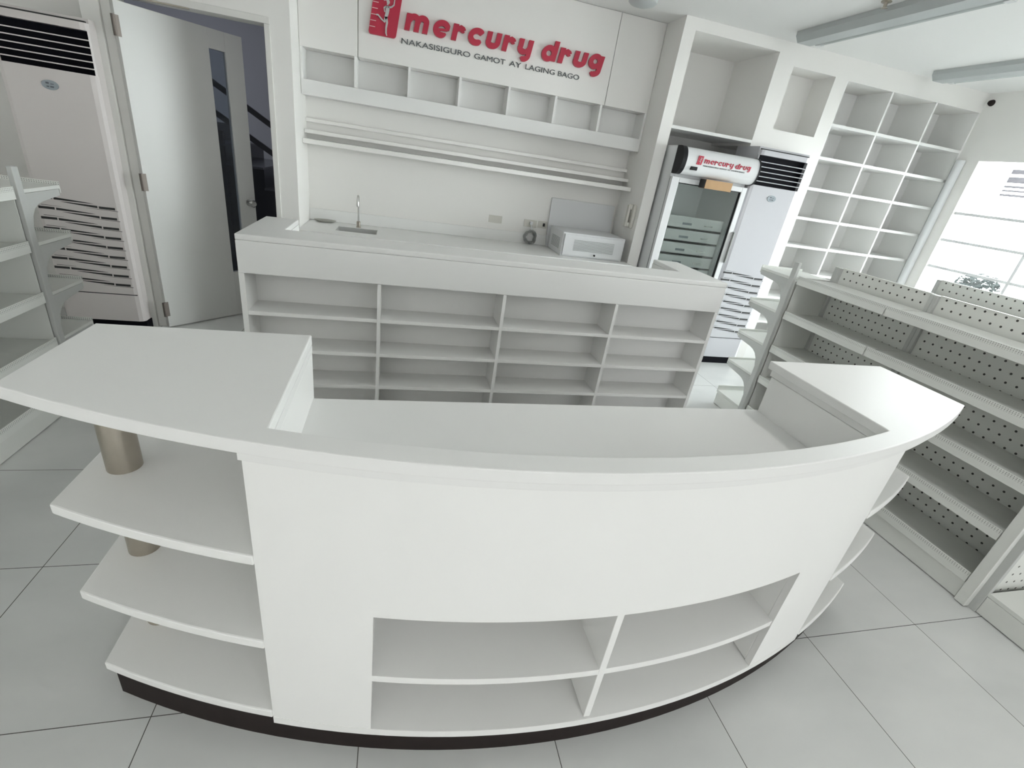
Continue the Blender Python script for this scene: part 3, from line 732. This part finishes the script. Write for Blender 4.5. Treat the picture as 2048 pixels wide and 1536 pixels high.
# right row, faces the room (-X): local x runs towards the camera
gondola('gondola_shelving', 'grey shop shelving bay at the far end of the right row', (XB, 2.625, 0), -PI / 2, .645, XB - XF, gables=(True, False), group='right shelving row')
gondola('gondola_shelving', 'wide grey shop shelving bay with perforated back, middle of the right row', (XB, 1.98, 0), -PI / 2, .935, XB - XF, posts=(True, True), group='right shelving row')
def endcap(lab, loc, rot, w, D=.30, group=None, levels=LEVELS, backm='enamel'):
    t = gondola('end_shelving', lab, loc, rot, w, D, levels=levels, group=group, arms=True, peg_z=(.10, 1.085), backm=backm)
    return t
endcap('grey end shelves with curved brackets at the far end of the right row', (XB + .01, 2.640, 0), PI, XB + .01 - 2.535, .31)
ec = endcap('grey end shelves at the near end of the right row', (XF + .02, .998, 0), 0, .64, .27, levels=(), backm='peg')
# the stile of the near end
boxes('end_stile', 'enamel', ec, (-.027, .31, .0005, .045, 0.004, TOPZ), bevel=.002)
# second row behind, near the window
gondola('gondola_shelving', 'grey shelving bay of the second row, partly hidden, below the window', (3.775, 2.640, 0), -PI / 2, .95, .33, gables=(True, False), group='second shelving row')
gondola('gondola_shelving', 'grey shelving bay of the second row at the right edge of the photo', (3.775, 1.685, 0), -PI / 2, .95, .33, group='second shelving row')
# left row, faces the room (+X): local x runs away from the camera
gondola('gondola_shelving', 'pale shop shelving bay left of the front counter, nearest the air conditioner', (-1.975, 1.735, 0), PI / 2, .945, .315, gables=(False, True), group='left shelving row')
gondola('gondola_shelving', 'pale shop shelving bay at the left edge, nearest the viewer', (-1.975, .785, 0), PI / 2, .945, .315, group='left shelving row')
endcap('pale end shelves with curved brackets facing the left air conditioner', (-1.655, 2.700, 0), PI, .34, .295)

# ================================================================ CEILING FIXTURES
def lamp(x0, x1, y0, y1, lab):
    t = thing('ceiling_lamp', lab, 'light', ((x0 + x1) / 2, (y0 + y1) / 2, CZ))
    w = (x1 - x0) / 2; L = (y1 - y0) / 2
    bm = bmesh.new(); prism(bm, [(-w, -.0005), (-w, -.03), (-w + .03, -.068), (.02, -.068), (.045, -.028), (w, -.028), (w, -.0005)], -L, L, lambda a, b, c: (a, c, b)); obj('lamp_body', bm, 'lampbody', t)
    bm = bmesh.new(); tube(bm, [(.075, -L + .05, -.046), (.075, L - .05, -.046)], .016, 14); obj('lamp_tube', bm, 'lamptube', t, smooth=True)
    bm = bmesh.new(); box(bm, .055, .095, -L + .01, -L + .05, -.062, -.0285); box(bm, .055, .095, L - .05, L - .01, -.062, -.0285); obj('tube_holder', bm, 'alu', t)
    return t
lamp(2.80, 3.05, 2.42, 3.74, 'long grey ceiling lamp, unlit, above the fridge side')
lamp(4.22, 4.47, 2.50, 3.80, 'long grey ceiling lamp, unlit, closer to the window')
for i, (x, y) in enumerate(FILL_LAMPS):  # bodies for the added fill lamps, all out of view
    lamp(x - .125, x + .125, y - .65, y + .65, 'added unseen fill lamp over the shop floor, ' + ('left', 'middle', 'right')[i % 3] + (' of the row behind the viewer', ' of the rearmost row')[i // 3] if i < 6 else 'added unseen fill lamp over the right end of the front counter')
bm = bmesh.new(); lathe(bm, [(.10, 0), (.10, -.02), (.085, -.032), (.04, -.045)], seg=28)
o = obj('smoke_detector', bm, 'lampbody', None, smooth=True); o.location = (1.62, 3.90, CZ - .0005); tag(o, 'round grey ceiling detector cut by the top edge', 'detector')
bm = bmesh.new(); lathe(bm, [(.028, 0), (.028, -.004), (.01, -.006), (.01, -.03), (.018, -.032)], seg=18)
o = obj('ceiling_sprinkler', bm, 'steel', None, smooth=True); o.location = (2.74, 2.96, CZ - .0005); tag(o, 'tiny sprinkler head on the ceiling left of the long lamp', 'sprinkler')
bm = bmesh.new(); lathe(bm, [(.026, 0), (.026, -.006), (.018, -.03), (.006, -.034)], seg=20, ax='x')
o = obj('wall_sensor', bm, 'kick', None, smooth=True); o.location = (XR - .0005, 3.925, 2.602); tag(o, 'small dark round sensor high on the wall above the window', 'sensor')

# ================================================================ OUTSIDE THE WINDOW
struct(boxes('ground', 'facade', None, (XR + .2, 14, -8, 12, -.3, -.1)))
vt = thing('outdoor_vent', 'grey slatted vent seen through the window at the right edge', 'vent', (6.58, 4.45, 0))
for z0, z1 in ((2.18, 2.225), (2.09, 2.15), (2.04, 2.062), (2.0, 2.018), (1.952, 1.975)):
    boxes('slat', 'slat', vt, (0, .02, -.9, .01 - (2.2 - z0) * .0, z0, z1))
boxes('vent_post', 'slat', vt, (.03, .07, -.95, -.89, -.1, 2.3))
pl = thing('leafy_plant', 'hazy grey green plant outside, low behind the window panes', 'plant', (6.58, 4.2, -.1))
bm = bmesh.new()
for i in range(260):
    a = random.uniform(0, 2 * PI); r = .20 * math.sqrt(random.random()); z = 1.10 + random.gauss(0, .04) + .05 * (1 - r / .2)
    c = Vector((r * math.cos(a) * .7, r * math.sin(a) * 1.1, z)); d = Vector((random.uniform(-1, 1), random.uniform(-1, 1), random.uniform(-.2, .9))).normalized() * .05
    n = d.orthogonal().normalized() * .014
    bm.faces.new([bm.verts.new(c - d), bm.verts.new(c + n), bm.verts.new(c + d), bm.verts.new(c - n)])
obj('foliage', bm, 'hedge', pl)
bm = bmesh.new(); tube(bm, [(0, 0, 0), (.02, .01, .6), (0, 0, 1.12)], [.03, .022, .012], 8); obj('stem', bm, 'hedge', pl)
